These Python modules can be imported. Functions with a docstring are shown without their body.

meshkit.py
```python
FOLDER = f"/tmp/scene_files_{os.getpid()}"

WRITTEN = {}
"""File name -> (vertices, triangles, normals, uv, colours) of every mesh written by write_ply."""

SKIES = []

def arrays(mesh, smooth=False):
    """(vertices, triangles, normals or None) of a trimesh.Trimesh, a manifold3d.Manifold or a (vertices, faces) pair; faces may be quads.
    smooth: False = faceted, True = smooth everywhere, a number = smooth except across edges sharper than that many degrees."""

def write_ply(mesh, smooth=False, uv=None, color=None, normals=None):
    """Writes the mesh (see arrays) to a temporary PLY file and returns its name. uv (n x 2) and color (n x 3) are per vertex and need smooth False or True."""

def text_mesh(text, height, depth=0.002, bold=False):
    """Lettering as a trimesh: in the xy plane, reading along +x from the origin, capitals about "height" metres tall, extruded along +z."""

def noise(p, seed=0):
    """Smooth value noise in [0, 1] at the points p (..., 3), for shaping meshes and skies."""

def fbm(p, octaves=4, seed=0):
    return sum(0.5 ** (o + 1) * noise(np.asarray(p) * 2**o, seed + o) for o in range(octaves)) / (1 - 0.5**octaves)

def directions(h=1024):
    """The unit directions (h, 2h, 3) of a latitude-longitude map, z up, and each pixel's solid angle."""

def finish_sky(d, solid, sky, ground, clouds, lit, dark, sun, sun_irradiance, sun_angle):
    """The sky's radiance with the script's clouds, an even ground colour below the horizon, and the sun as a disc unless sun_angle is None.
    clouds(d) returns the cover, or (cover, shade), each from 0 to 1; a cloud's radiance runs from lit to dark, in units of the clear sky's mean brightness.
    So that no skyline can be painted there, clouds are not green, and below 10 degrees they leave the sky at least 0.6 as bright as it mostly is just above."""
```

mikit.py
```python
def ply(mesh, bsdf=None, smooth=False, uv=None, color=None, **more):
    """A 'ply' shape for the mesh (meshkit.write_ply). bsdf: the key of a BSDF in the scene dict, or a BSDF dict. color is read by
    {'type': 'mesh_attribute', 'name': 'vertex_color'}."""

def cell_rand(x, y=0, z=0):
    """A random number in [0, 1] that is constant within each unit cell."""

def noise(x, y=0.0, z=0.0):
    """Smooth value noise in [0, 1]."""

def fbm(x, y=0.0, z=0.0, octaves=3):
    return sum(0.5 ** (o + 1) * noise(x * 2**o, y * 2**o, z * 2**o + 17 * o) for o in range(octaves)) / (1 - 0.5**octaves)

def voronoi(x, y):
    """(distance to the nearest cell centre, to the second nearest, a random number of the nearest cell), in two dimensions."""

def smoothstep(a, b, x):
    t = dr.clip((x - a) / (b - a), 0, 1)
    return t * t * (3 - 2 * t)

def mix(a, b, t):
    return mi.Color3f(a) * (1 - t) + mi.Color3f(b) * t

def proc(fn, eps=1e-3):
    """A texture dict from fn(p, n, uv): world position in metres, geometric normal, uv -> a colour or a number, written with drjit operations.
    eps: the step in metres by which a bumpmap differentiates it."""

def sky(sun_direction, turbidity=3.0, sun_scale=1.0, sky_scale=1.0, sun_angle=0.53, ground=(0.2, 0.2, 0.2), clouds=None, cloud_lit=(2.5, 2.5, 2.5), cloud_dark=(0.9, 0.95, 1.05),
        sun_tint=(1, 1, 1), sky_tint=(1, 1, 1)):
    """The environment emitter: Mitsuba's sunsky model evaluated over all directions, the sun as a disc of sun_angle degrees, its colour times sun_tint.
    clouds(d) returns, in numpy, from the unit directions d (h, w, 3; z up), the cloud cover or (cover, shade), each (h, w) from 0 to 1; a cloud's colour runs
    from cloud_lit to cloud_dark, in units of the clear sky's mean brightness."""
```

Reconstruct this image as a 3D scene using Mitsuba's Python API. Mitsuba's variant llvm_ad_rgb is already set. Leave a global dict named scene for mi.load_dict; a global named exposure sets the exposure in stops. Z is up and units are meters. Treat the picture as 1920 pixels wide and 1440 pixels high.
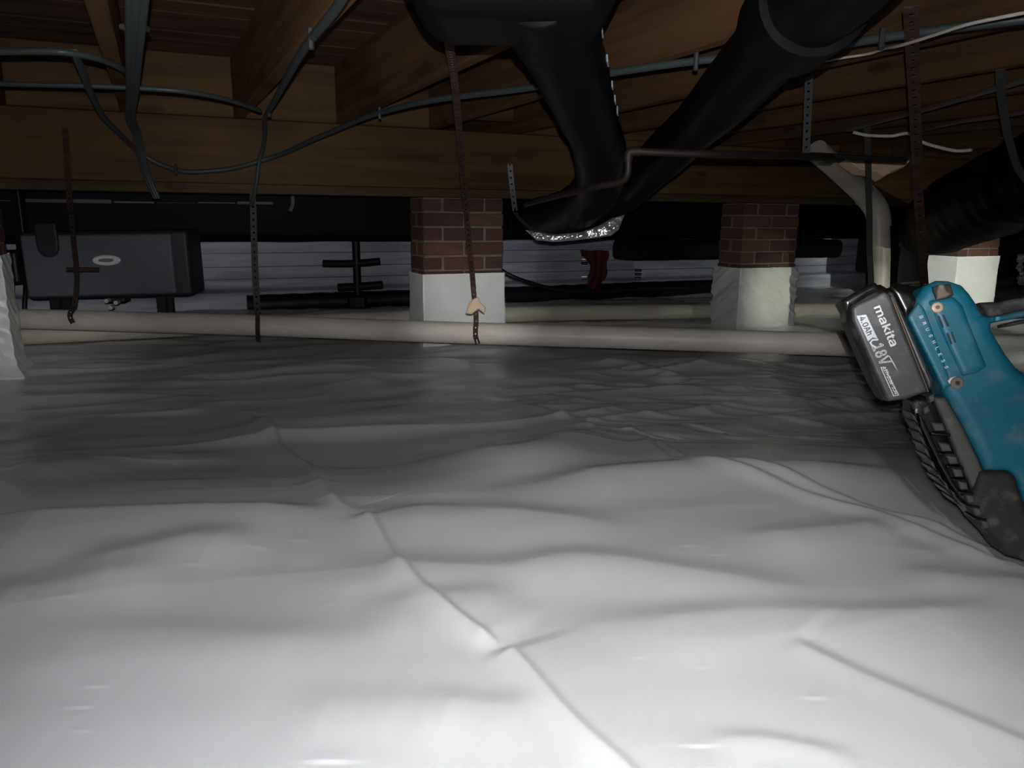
import math, random
import numpy as np
import trimesh
import shapely
from shapely.geometry import Polygon, LineString, Point
from scipy.spatial import Delaunay, cKDTree
import drjit as dr
import mitsuba as mi
import mikit
import meshkit
from mikit import proc, ply, noise, fbm, smoothstep, mix, voronoi

rng = np.random.default_rng(7)
T = mi.ScalarTransform4f
scene, labels = {}, {}

# ------------------------------------------------------------------ camera, lights, exposure
F, CX, CY = 1442.0, 960.0, 720.0
PITCH, ROLL = math.atan((720 - 405) / F), math.radians(0.5)
C = np.array([0, 0, 0.62])
fwd = np.array([0, math.cos(PITCH), -math.sin(PITCH)])
u0 = np.cross([1.0, 0, 0], fwd)
right = math.cos(ROLL) * np.array([1.0, 0, 0]) + math.sin(ROLL) * u0
up = np.cross(right, fwd)
scene['camera'] = {'type': 'perspective', 'fov_axis': 'x', 'fov': math.degrees(2 * math.atan(CX / F)), 'near_clip': 0.05, 'far_clip': 60.0,
                   'to_world': T().look_at(origin=C.tolist(), target=(C + fwd).tolist(), up=up.tolist())}
exposure = 0.0


def lamp(key, pos, target, power, colour, beam, cut):
    scene[key] = {'type': 'spot', 'to_world': T().look_at(origin=list(pos), target=list(target), up=[0, 0, 1]),
                  'intensity': {'type': 'rgb', 'value': [power * c for c in colour]}, 'beam_width': beam, 'cutoff_angle': cut}


# torch held beside the camera by the person taking the picture: a pool of light on the floor and a wide forward beam
HEAD = np.array([0.002, -0.01, 0.648])


def head(key, el, az, power, colour, beam, cut, off=(0, 0)):
    e, z = math.radians(el), math.radians(az)
    o = HEAD + np.array([off[0], 0, off[1]])
    lamp(key, o, o + np.array([math.sin(z) * math.cos(e), math.cos(z) * math.cos(e), math.sin(e)]), power, colour, beam, cut)


for i, o in enumerate(((-0.014, 0.006), (0.014, 0.006), (0.0, -0.014))):
    head(f'torch_pool_{i}', -46, 0, 0.64, (1.0, 1.0, 0.955), 16, 46, (o[0] + 0.15, o[1] + 0.05))
    head(f"torch_spill_{i}", -19, -6, 0.48, (0.95, 0.98, 1.05), 26, 58, o)
for i, az in enumerate((-28, -4, 20)):
    head(f'torch_beam_{i}', 15, az, 4.0, (1.0, 1.0, 0.97), 19, 30)
head('torch_hot_spot', -5.6, -3.0, 11.0, (1.0, 1.0, 0.97), 2.2, 6.2)
head('torch_flare', -7.5, -32, 4.0, (0.96, 1.0, 1.0), 2, 7)
head('torch_hot_spot_right', -4.5, 20, 4.0, (1.0, 1.0, 0.97), 2.5, 7)
# work light standing out of view to the right
for key, goal, power, beam, cut in (('work_light_1', (1.56, 4.35, 0.20), 6.0, 2.5, 6.0), ('work_light_2', (2.98, 4.95, 0.24), 21.0, 4.0, 8.5), ('work_light_3', (2.3, 4.6, 0.2), 2.6, 8, 32)):
    lamp(key, (2.62, 2.25, 0.42), goal, power, (0.95, 1.0, 0.74) if key == 'work_light_1' else (0.96, 1.0, 0.88), beam, cut)


def ray(px, py):
    return fwd + right * (px - CX) / F - up * (py - CY) / F


def at(px, py, y):
    """The point of the photograph's line of sight that lies y metres in front."""
    r = ray(px, py)
    return C + r * (y / r[1])


def atz(px, py, z):
    r = ray(px, py)
    return C + r * ((z - C[2]) / r[2])


# the beam's own frame: s along the beam, t away from the viewer, z up
YAW = math.radians(24.5)
O = np.array([-0.413, 3.590, 0.0])
DB = np.array([math.cos(YAW), math.sin(YAW), 0])
DJ = np.array([-math.sin(YAW), math.cos(YAW), 0])


def bf(s, t, z):
    return O + DB * s + DJ * t + np.array([0, 0, z])


BM = np.eye(4)
BM[:3, 0], BM[:3, 1], BM[:3, 2], BM[:3, 3] = DB, DJ, [0, 0, 1], O


# ------------------------------------------------------------------ materials
def rgb(*c):
    return {'type': 'rgb', 'value': list(c)}


def mat(key, color, rough=0.6, spec=0.4, metallic=0.0, bump=None, bscale=1.0, **kw):
    b = {'type': 'principled', 'base_color': color if isinstance(color, dict) else rgb(*color), 'roughness': rough, 'specular': spec, 'metallic': metallic, **kw}
    if bump is not None:
        b = {'type': 'bumpmap', 'arbitrary': proc(bump, 2e-3), 'scale': bscale, 'bsdf': b}
        b = {'type': 'bumpmap', 'nested_texture': b['arbitrary'], 'scale': bscale, 'nested_bsdf': b['bsdf']}
    scene[key] = {'type': 'twosided', 'bsdf': b}


def along(p):
    """position in the beam's frame, drjit"""
    x, y = p.x - float(O[0]), p.y - float(O[1])
    return x * float(DB[0]) + y * float(DB[1]), x * float(DJ[0]) + y * float(DJ[1]), p.z


def wood_fn(base, dark, axis, seed):
    def fn(p, n, uv):
        s, t, z = along(p)
        if axis == 0:
            a, b, c = s, t, z
        else:
            a, b, c = t, s, z
        g = fbm(a * 1.6 + seed, b * 22, c * 30, 4)
        fine = noise(a * 6 + seed, b * 160, c * 190)
        blot = fbm(a * 2.3, b * 2.3 + seed, c * 3, 3)
        d1, d2, r = voronoi(a * 2.1 + seed, c * 6 + b * 3)
        knot = (1 - smoothstep(0.05, 0.13, d1)) * dr.select(r > 0.55, 1.0, 0.0)
        k = dr.clip(0.55 * smoothstep(0.3, 0.75, g) + 0.25 * fine + 0.35 * smoothstep(0.45, 0.75, blot) + 0.6 * knot, 0, 1)
        return mix(base, dark, k)
    return proc(fn)


mat('wood_beam', wood_fn((0.105, 0.058, 0.020), (0.048, 0.024, 0.010), 0, 3.0), 0.75, 0.2)
mat('wood_joist', wood_fn((0.092, 0.048, 0.021), (0.040, 0.020, 0.010), 1, 11.0), 0.75, 0.2)
mat('wood_plank', wood_fn((0.080, 0.043, 0.026), (0.034, 0.019, 0.013), 0, 23.0), 0.8, 0.2)
mat('wood_block', wood_fn((0.100, 0.055, 0.022), (0.045, 0.024, 0.011), 0, 31.0), 0.75, 0.2)
mat('wood_sill', wood_fn((0.075, 0.052, 0.027), (0.035, 0.024, 0.014), 0, 41.0), 0.8, 0.2)
mat('wire_white', (0.62, 0.60, 0.58), 0.35, 0.5)
mat('wood_painted_lit', wood_fn((0.85, 0.62, 0.42), (0.66, 0.44, 0.28), 0, 51.0), 0.7, 0.3)  # strong lamplight on the wedge, painted in as a lighter wood colour


def brick_fn(c, seed):
    def fn(p, n, uv):
        f = fbm(p.x * 40 + seed, p.y * 40, p.z * 40, 3)
        g = noise(p.x * 170, p.y * 170 + seed, p.z * 170)
        return mix(c, [v * 0.55 for v in c], dr.clip(0.8 * f + 0.3 * g - 0.25, 0, 1))
    return proc(fn)


BRICKS = [(0.125, 0.058, 0.044), (0.098, 0.048, 0.040), (0.140, 0.070, 0.050), (0.085, 0.046, 0.040)]
for i, c in enumerate(BRICKS):
    mat(f'brick_{i}', brick_fn(c, 5.0 * i), 0.9, 0.2, bump=lambda p, n, uv: 0.0012 * fbm(p.x * 90, p.y * 90, p.z * 90, 3))


def mortar_fn(p, n, uv):
    return mix((0.20, 0.165, 0.135), (0.12, 0.10, 0.085), fbm(p.x * 30, p.y * 30, p.z * 30, 3))


mat('mortar', proc(mortar_fn), 0.95, 0.2)


def sheet_fn(p, n, uv):
    f = fbm(p.x * 2.2, p.y * 2.2, 0.0, 3)
    d = noise(p.x * 9 + 3, p.y * 9, 0.0)
    return mix((0.83, 0.83, 0.84), (0.75, 0.75, 0.76), dr.clip(f * 0.8 + 0.3 * d - 0.2, 0, 1))


mat('sheet_white', proc(sheet_fn), 0.30, 0.45)
mat('wrap_white', (0.80, 0.81, 0.79), 0.30, 0.5)
mat('wrap_clear', (0.62, 0.64, 0.63), 0.11, 0.9)


def liner_fn(p, n, uv):
    s, t, z = along(p)
    f = fbm(s * 3, z * 26, t, 3)
    return mix((0.50, 0.53, 0.62), (0.36, 0.38, 0.46), smoothstep(0.3, 0.7, f))


mat('liner', proc(liner_fn), 0.38, 0.5)
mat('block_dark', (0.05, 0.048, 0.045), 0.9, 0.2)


def pvc_fn(c, c2):
    def fn(p, n, uv):
        return mix(c, c2, smoothstep(0.35, 0.8, fbm(p.x * 6, p.y * 9, p.z * 12, 4)))
    return proc(fn)


mat('pvc_near', pvc_fn((0.72, 0.66, 0.60), (0.58, 0.51, 0.45)), 0.42, 0.45)
mat('pvc_far', pvc_fn((0.66, 0.62, 0.50), (0.52, 0.48, 0.38)), 0.42, 0.45)
mat('pvc_grey', pvc_fn((0.46, 0.42, 0.37), (0.36, 0.32, 0.28)), 0.4, 0.45)
mat('duct_black', (0.0012, 0.0014, 0.0018), 0.48, 0.08, bump=lambda p, n, uv: 0.003 * fbm(p.x * 26, p.y * 26, p.z * 26, 3))
mat('duct_dull', (0.008, 0.008, 0.009), 0.6, 0.25)
mat('foil', (0.75, 0.76, 0.80), 0.25, 0.5, 0.85, bump=lambda p, n, uv: 0.008 * fbm(p.x * 60, p.y * 60, p.z * 60, 3))
mat('tape_dull', (0.07, 0.07, 0.072), 0.45, 0.3)
mat('tape_grey', (0.17, 0.19, 0.23), 0.3, 0.5)
mat('cable_grey', (0.032, 0.040, 0.042), 0.45, 0.3)
mat('cable_pale', (0.32, 0.29, 0.27), 0.4, 0.45)
mat('conduit', (0.085, 0.066, 0.058), 0.5, 0.4)
mat('trunk_black', (0.004, 0.004, 0.0045), 0.6, 0.12)
mat('staple', (0.02, 0.02, 0.022), 0.5, 0.4)


def rust_fn(p, n, uv):
    return mix((0.052, 0.026, 0.017), (0.024, 0.015, 0.012), smoothstep(0.3, 0.7, fbm(p.x * 60, p.y * 60, p.z * 60, 3)))


mat('rust', proc(rust_fn), 0.7, 0.4, 0.2)
mat('strap_grey', (0.055, 0.057, 0.058), 0.5, 0.3, 0.2)
mat('copper', (0.010, 0.0055, 0.0045), 0.6, 0.3, 0.1)
mat('scrap', (0.60, 0.46, 0.33), 0.8, 0.2)
mat('case_grey', (0.115, 0.125, 0.145), 0.5, 0.35)
mat('case_rim', (0.022, 0.026, 0.032), 0.5, 0.4)
mat('black_plastic', (0.012, 0.012, 0.013), 0.45, 0.4)
mat('chrome', (0.90, 0.88, 0.82), 0.38, 0.5, 0.6)
mat('badge', (0.85, 0.87, 0.90), 0.3, 0.6, 0.1)
mat('badge_dark', (0.20, 0.22, 0.24), 0.4, 0.4)
mat('red_cloth', (0.070, 0.012, 0.011), 0.8, 0.3)
mat('pipe_black', (0.008, 0.008, 0.009), 0.5, 0.35)


def teal_fn(p, n, uv):
    d = smoothstep(0.52, 0.76, fbm(p.x * 38, p.y * 38, p.z * 38, 4))
    sc = smoothstep(0.80, 0.86, noise(p.x * 260, p.y * 90, p.z * 90)) * 0.5
    m = smoothstep(0.62, 0.78, fbm(p.x * 14 + 9, p.y * 14, p.z * 14, 3))
    return mix(mix((0.007, 0.125, 0.190), (0.14, 0.19, 0.20), dr.clip(0.32 * d + sc * 0.35, 0, 1)), (0.30, 0.27, 0.22), 0.30 * m)


mat('tool_teal', proc(teal_fn), 0.42, 0.35)


def tblack_fn(c, c2, k):
    def fn(p, n, uv):
        d = smoothstep(0.5, 0.8, fbm(p.x * 60, p.y * 60, p.z * 60, 4))
        sc = smoothstep(0.80, 0.90, noise(p.x * 300, p.y * 120, p.z * 300))
        return mix(c, c2, dr.clip(k * d + 0.25 * k * sc, 0, 1))
    return proc(fn)


mat('tool_battery', tblack_fn((0.034, 0.034, 0.037), (0.16, 0.145, 0.125), 0.40), 0.40, 0.45)
mat('tool_gloss', tblack_fn((0.006, 0.006, 0.006), (0.16, 0.13, 0.09), 0.18), 0.24, 0.5)
mat('tool_rubber', tblack_fn((0.026, 0.026, 0.026), (0.12, 0.11, 0.10), 0.6), 0.7, 0.3)
mat('tool_lug', tblack_fn((0.062, 0.066, 0.063), (0.13, 0.13, 0.12), 0.5), 0.6, 0.35)
mat('tool_edge', tblack_fn((0.085, 0.082, 0.078), (0.16, 0.145, 0.13), 0.6), 0.6, 0.3)
mat('print_white', (0.62, 0.62, 0.62), 0.5, 0.3)
mat('print_silver', (0.55, 0.58, 0.60), 0.5, 0.3)
mat('print_dark', (0.05, 0.05, 0.055), 0.5, 0.3)
mat('label_panel', tblack_fn((0.042, 0.042, 0.046), (0.17, 0.155, 0.14), 0.35), 0.45, 0.35)
mat('screw', tblack_fn((0.45, 0.36, 0.27), (0.20, 0.15, 0.11), 0.7), 0.45, 0.5, 0.3)
mat('dirt_screw', tblack_fn((0.16, 0.125, 0.11), (0.30, 0.25, 0.22), 0.6), 0.7, 0.3)
mat('mud', (0.20, 0.14, 0.095), 0.9, 0.1)


# ------------------------------------------------------------------ helpers
def numbered(key):
    if key not in scene and not any(k.startswith(key + '__') for k in scene):
        return key
    i = 1
    while True:
        k = f'{key}_{i:03d}'
        if k not in scene and not any(q.startswith(k + '__') for q in scene):
            return k
        i += 1


def tag(key, label=None, category=None, group=None, kind=None):
    d = labels.setdefault(key, {})
    for k, v in (('label', label), ('category', category), ('group', group), ('kind', kind)):
        if v:
            d[k] = v


def thing(name, label, category, group=None):
    key = numbered(name)
    tag(key, label, category, group)
    return key


def obj(name, mesh, bsdf, parent=None, smooth=35, label=None, to_world=None, uv=None):
    key = numbered(f'{parent}__{name}' if parent else name)
    d = dict(mesh) if isinstance(mesh, dict) else ply(mesh, bsdf, smooth=smooth)
    if to_world is not None:
        d['to_world'] = T(np.asarray(to_world).tolist())
    scene[key] = d
    if label:
        tag(key, label)
    return key


def cat(ms):
    return trimesh.util.concatenate([m for m in ms if m is not None])


def box_bf(s0, s1, t0, t1, z0, z1, bev=0.003):
    """A box with bevelled edges in the beam's frame, in world coordinates."""
    m = bbox(s1 - s0, t1 - t0, z1 - z0, bev)
    m.apply_translation([(s0 + s1) / 2, (t0 + t1) / 2, (z0 + z1) / 2])
    m.apply_transform(BM)
    return m


def bbox(a, b, c, bev=0.003):
    bev = min(bev, a * 0.4, b * 0.4, c * 0.4)
    pts = []
    for sx in (-1, 1):
        for sy in (-1, 1):
            for sz in (-1, 1):
                x, y, z = sx * a / 2, sy * b / 2, sz * c / 2
                pts += [(x - sx * bev, y - sy * bev, z), (x - sx * bev, y, z - sz * bev), (x, y - sy * bev, z - sz * bev)]
    return trimesh.convex.convex_hull(np.array(pts))


def smooth_path(P, n):
    P = np.asarray(P, float)
    if len(P) == 2:
        t = np.linspace(0, 1, n)[:, None]
        return P[0] * (1 - t) + P[1] * t
    from scipy.interpolate import PchipInterpolator, CubicSpline
    d = np.r_[0, np.cumsum(np.linalg.norm(np.diff(P, axis=0), axis=1))]
    f = CubicSpline(d, P, bc_type='natural') if len(P) < 4 else PchipInterpolator(d, P)
    return f(np.linspace(0, d[-1], n))


def frames(P, ref=None):
    t = np.gradient(P, axis=0)
    t /= np.linalg.norm(t, axis=1, keepdims=True)
    a = np.zeros_like(P)
    v = np.array([0, 0, 1.0]) if ref is None else np.asarray(ref, float)
    if abs(t[0] @ v) > 0.95:
        v = np.array([1.0, 0, 0])
    for i in range(len(P)):
        v = v - t[i] * (v @ t[i])
        v /= np.linalg.norm(v)
        a[i] = v
    return t, a, np.cross(t, a)


def sweep(P, prof, caps=True, ref=None, scale=None):
    """Sweeps a closed profile (k x 2) or one profile per point (n x k x 2) along P."""
    P = np.asarray(P, float)
    t, a, b = frames(P, ref)
    prof = np.asarray(prof, float)
    if prof.ndim == 2:
        prof = np.repeat(prof[None], len(P), 0)
    if scale is not None:
        prof = prof * np.asarray(scale)[:, None, None]
    n, k = len(P), prof.shape[1]
    v = (P[:, None] + prof[..., :1] * a[:, None] + prof[..., 1:] * b[:, None]).reshape(-1, 3)
    i, j = np.meshgrid(np.arange(n - 1), np.arange(k), indexing='ij')
    j2 = (j + 1) % k
    q = np.stack([i * k + j, i * k + j2, (i + 1) * k + j2, (i + 1) * k + j], -1).reshape(-1, 4)
    f = np.vstack([q[:, [0, 1, 2]], q[:, [0, 2, 3]]])
    if caps:
        v = np.vstack([v, P[:1], P[-1:]])
        c0, c1 = n * k, n * k + 1
        jj = np.arange(k)
        f = np.vstack([f, np.stack([(jj + 1) % k, jj, jj * 0 + c0], 1), np.stack([(n - 1) * k + jj, (n - 1) * k + (jj + 1) % k, jj * 0 + c1], 1)])
    return trimesh.Trimesh(v, f, process=False)


def circ(r, k=14):
    a = np.arange(k) * 2 * np.pi / k
    return np.stack([np.cos(a) * r, np.sin(a) * r], 1)


def tube(P, r, n=None, k=14, smooth=True, **kw):
    P = smooth_path(P, n or max(2, 10 * len(P))) if smooth else np.asarray(P, float)
    return sweep(P, circ(r, k), **kw)


def flex(P, r, n=90, k=40, wr=0.10, ring=0.035, seed=0, taper=None):
    """Flexible duct: a tube with slack rings and wrinkles in its jacket."""
    P = smooth_path(P, n)
    d = np.r_[0, np.cumsum(np.linalg.norm(np.diff(P, axis=0), axis=1))]
    a = np.arange(k) * 2 * np.pi / k
    A, D = np.meshgrid(a, d)
    nz = meshkit.fbm(np.stack([np.cos(A) * 2.2, np.sin(A) * 2.2, D / 0.09], -1), 3, seed) - 0.5
    R = r * (1 + wr * nz + 0.025 * np.sin(D / ring * 2 * np.pi + 1.5 * nz))
    if taper is not None:
        R = R * np.interp(np.linspace(0, 1, n), *taper)[:, None]
    return sweep(P, np.stack([R * np.cos(A), R * np.sin(A)], -1))


def pillow(poly, top, bot, r, h=None, step=None, noise_amp=0.0):
    """A solid with the outline poly (in the uv plane): sides from w=bot, a rounded rim of radius r, a flat front at w=top."""
    h = r if h is None else h
    step = step or r * 0.35
    pts = []
    ds = [0, 0.1 * r, 0.3 * r, 0.6 * r, r, 1.01 * r + step]
    ring0 = None
    for q, d in enumerate(ds):
        g = poly.buffer(-d, join_style=1) if d else poly
        for gg in getattr(g, 'geoms', [g]):
            if gg.is_empty:
                continue
            L = gg.exterior.length
            n = max(8, int(L / step))
            c = np.array([gg.exterior.interpolate(x).coords[0] for x in np.linspace(0, L, n, endpoint=False)])
            if d == 0:
                c = np.array(gg.exterior.segmentize(step).coords)[:-1]
                if not gg.exterior.is_ccw:
                    c = c[::-1]
                ring0 = c
            pts.append(c)
    x0, y0, x1, y1 = poly.bounds
    g = np.stack(np.meshgrid(np.arange(x0, x1, step * 3), np.arange(y0, y1, step * 3)), -1).reshape(-1, 2)
    inner = poly.buffer(-1.3 * r - step)
    g = g[shapely.contains_xy(inner, g[:, 0], g[:, 1])] if not inner.is_empty else g[:0]
    pts = np.vstack(pts + [g])
    tri = Delaunay(pts)
    ce = pts[tri.simplices].mean(1)
    f = tri.simplices[shapely.contains_xy(poly, ce[:, 0], ce[:, 1])]
    d = shapely.distance(shapely.points(pts), poly.exterior)
    d[:len(ring0)] = 0
    e = np.clip(d / r, 0, 1)
    w = top - h + h * np.sqrt(np.clip(1 - (1 - e) ** 2, 0, 1))
    if noise_amp:
        w = w + noise_amp * (meshkit.fbm(np.c_[pts * 60, pts[:, :1] * 0], 3, 5) - 0.5) * e
    a = pts[f[:, 1]] - pts[f[:, 0]]
    b = pts[f[:, 2]] - pts[f[:, 0]]
    flip = (a[:, 0] * b[:, 1] - a[:, 1] * b[:, 0]) < 0
    f[flip] = f[flip][:, ::-1]
    front = np.c_[pts, w]
    n0 = len(ring0)
    back = np.c_[ring0, np.full(n0, bot)]
    i = np.arange(n0)
    N = len(front)
    side = np.vstack([np.stack([i, N + i, (i + 1) % n0], 1), np.stack([(i + 1) % n0, N + i, N + (i + 1) % n0], 1)])
    try:
        bv, bfc = trimesh.creation.triangulate_polygon(Polygon(ring0), engine='earcut')
        backface = trimesh.Trimesh(np.c_[bv, np.full(len(bv), bot)], bfc[:, ::-1], process=False)
    except Exception:
        backface = None
    m = trimesh.Trimesh(np.vstack([front, back]), np.vstack([f, side]), process=False)
    return cat([m, backface])


# ------------------------------------------------------------------ floor: white sheeting over uneven ground
def sstep(a, b, x):
    t = np.clip((x - a) / (b - a), 0, 1)
    return t * t * (3 - 2 * t)


def base(x, y):
    y0 = 1.12 + 0.26 * sstep(-0.35, 0.12, x)
    return 0.15 * (1 - sstep(0, 0.85, y - y0))


def ground(px, py):
    z = 0.0
    for _ in range(12):
        p = atz(px, py, z)
        z = 0.5 * z + 0.5 * float(base(p[0], p[1]))
    return atz(px, py, z)[:2]


def gline(pts, n=80):
    P = np.array([np.r_[ground(*q), 0.0] for q in pts])
    return smooth_path(P, n)[:, :2]


def signed(x, y, L):
    """(signed distance, fraction along) of points to the polyline L; positive on its left."""
    q = np.stack([x, y], -1)
    _, i = cKDTree(L).query(q)
    best = np.full(len(q), 1e9)
    S_, A_ = np.full(len(q), 9.0), np.zeros(len(q))
    n = len(L)
    for o in (-1, 0):
        k = np.clip(i + o, 0, n - 2)
        e = L[k + 1] - L[k]
        le = np.linalg.norm(e, axis=1)
        u = ((q - L[k]) * e).sum(-1) / le ** 2
        uc = np.clip(u, 0, 1)
        d = q - (L[k] + e * uc[:, None])
        dist = np.linalg.norm(d, axis=1)
        side = np.sign(e[:, 0] * d[:, 1] - e[:, 1] * d[:, 0])
        end = ((k == 0) & (u < 0)) | ((k == n - 2) & (u > 1))
        m = dist < best
        best = np.where(m, dist, best)
        S_ = np.where(m, np.where(end, 9.0, side * dist), S_)
        A_ = np.where(m, (k + uc) / (n - 1.0), A_)
    return S_, A_


# swells whose far side falls away: (pixels along the crest, left to right), height, width near, width far
CRESTS = [
    ([(-200, 998), (0, 990), (150, 984), (400, 973), (560, 970), (740, 968)], 0.024, 0.14, 0.050),
    ([(620, 967), (900, 972), (1050, 985), (1240, 1004)], 0.016, 0.10, 0.045),
    ([(-140, 916), (60, 900), (250, 880), (460, 864)], 0.028, 0.09, 0.07),
    ([(340, 816), (520, 810), (700, 790), (900, 764)], 0.034, 0.12, 0.09),
    ([(520, 896), (760, 888), (960, 866), (1100, 838), (1260, 824), (1520, 800)], 0.028, 0.10, 0.075),
    ([(860, 934), (1000, 922), (1180, 898), (1330, 891), (1540, 893), (1800, 902)], 0.024, 0.09, 0.055),
    ([(-120, 1130), (120, 1116), (260, 1096), (380, 1070)], 0.014, 0.08, 0.044),
    ([(60, 1090), (260, 1056), (380, 1034), (520, 1036)], 0.016, 0.07, 0.044),
    ([(-60, 1186), (200, 1200), (420, 1205), (760, 1228)], 0.009, 0.08, 0.048),
    ([(600, 1050), (760, 1078), (960, 1075), (1140, 1036)], 0.012, 0.06, 0.038),
    ([(920, 1068), (1140, 1062), (1300, 1084), (1420, 1102), (1600, 1124)], 0.014, 0.07, 0.040),
    ([(1000, 1150), (1200, 1180), (1400, 1168), (1600, 1166), (2040, 1156)], 0.015, 0.09, 0.040),
    ([(1660, 1068), (1800, 1094), (2000, 1100)], 0.012, 0.06, 0.034),
    ([(1360, 1014), (1560, 1000), (1720, 980)], 0.010, 0.06, 0.034),
    ([(660, 1140), (820, 1140), (1000, 1116)], 0.010, 0.06, 0.034),
    ([(500, 1328), (700, 1335), (900, 1316)], 0.006, 0.06, 0.036),
    ([(780, 1312), (900, 1330), (1040, 1325)], 0.007, 0.05, 0.026),
    ([(1300, 1398), (1420, 1393), (1520, 1408), (1640, 1436)], 0.005, 0.02, 0.014),
    ([(960, 690), (1100, 682), (1250, 688), (1400, 700), (1580, 712)], 0.020, 0.16, 0.10),
    ([(1000, 745), (1200, 740), (1420, 752), (1700, 782)], 0.018, 0.12, 0.09),
    ([(430, 712), (600, 706), (780, 700)], 0.018, 0.2, 0.14),
]
# folds: pixels, height of the ridge, half width, step
FOLDS = [
    ([(455, 765), (475, 790), (500, 815), (535, 858), (578, 888), (610, 928), (645, 958), (680, 966)], 0.011, 0.011, 0.006),
    ([(680, 966), (700, 995), (722, 1030), (760, 1085), (810, 1135), (870, 1180), (942, 1219)], 0.009, 0.0075, 0.005),
    ([(940, 1215), (985, 1260), (1050, 1335), (1110, 1395), (1170, 1450), (1230, 1520)], 0.008, 0.008, 0.005),
    ([(960, 768), (1080, 800), (1180, 832), (1250, 866), (1330, 885), (1420, 908), (1520, 938), (1650, 972), (1730, 1000), (1830, 1040), (1960, 1086)], 0.007, 0.010, 0.0),
    ([(1200, 832), (1280, 864), (1370, 882), (1460, 902), (1560, 934), (1650, 962), (1740, 982), (1830, 1024), (1960, 1068)], 0.005, 0.009, 0.0),
    ([(1120, 688), (1200, 700), (1290, 724), (1410, 746)], 0.014, 0.022, 0.0),
    ([(1500, 752), (1600, 766), (1700, 778)], 0.010, 0.016, 0.0),
    ([(1480, 1208), (1600, 1256), (1740, 1310), (1840, 1352), (1960, 1400)], 0.003, 0.012, -0.005),
]
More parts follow.
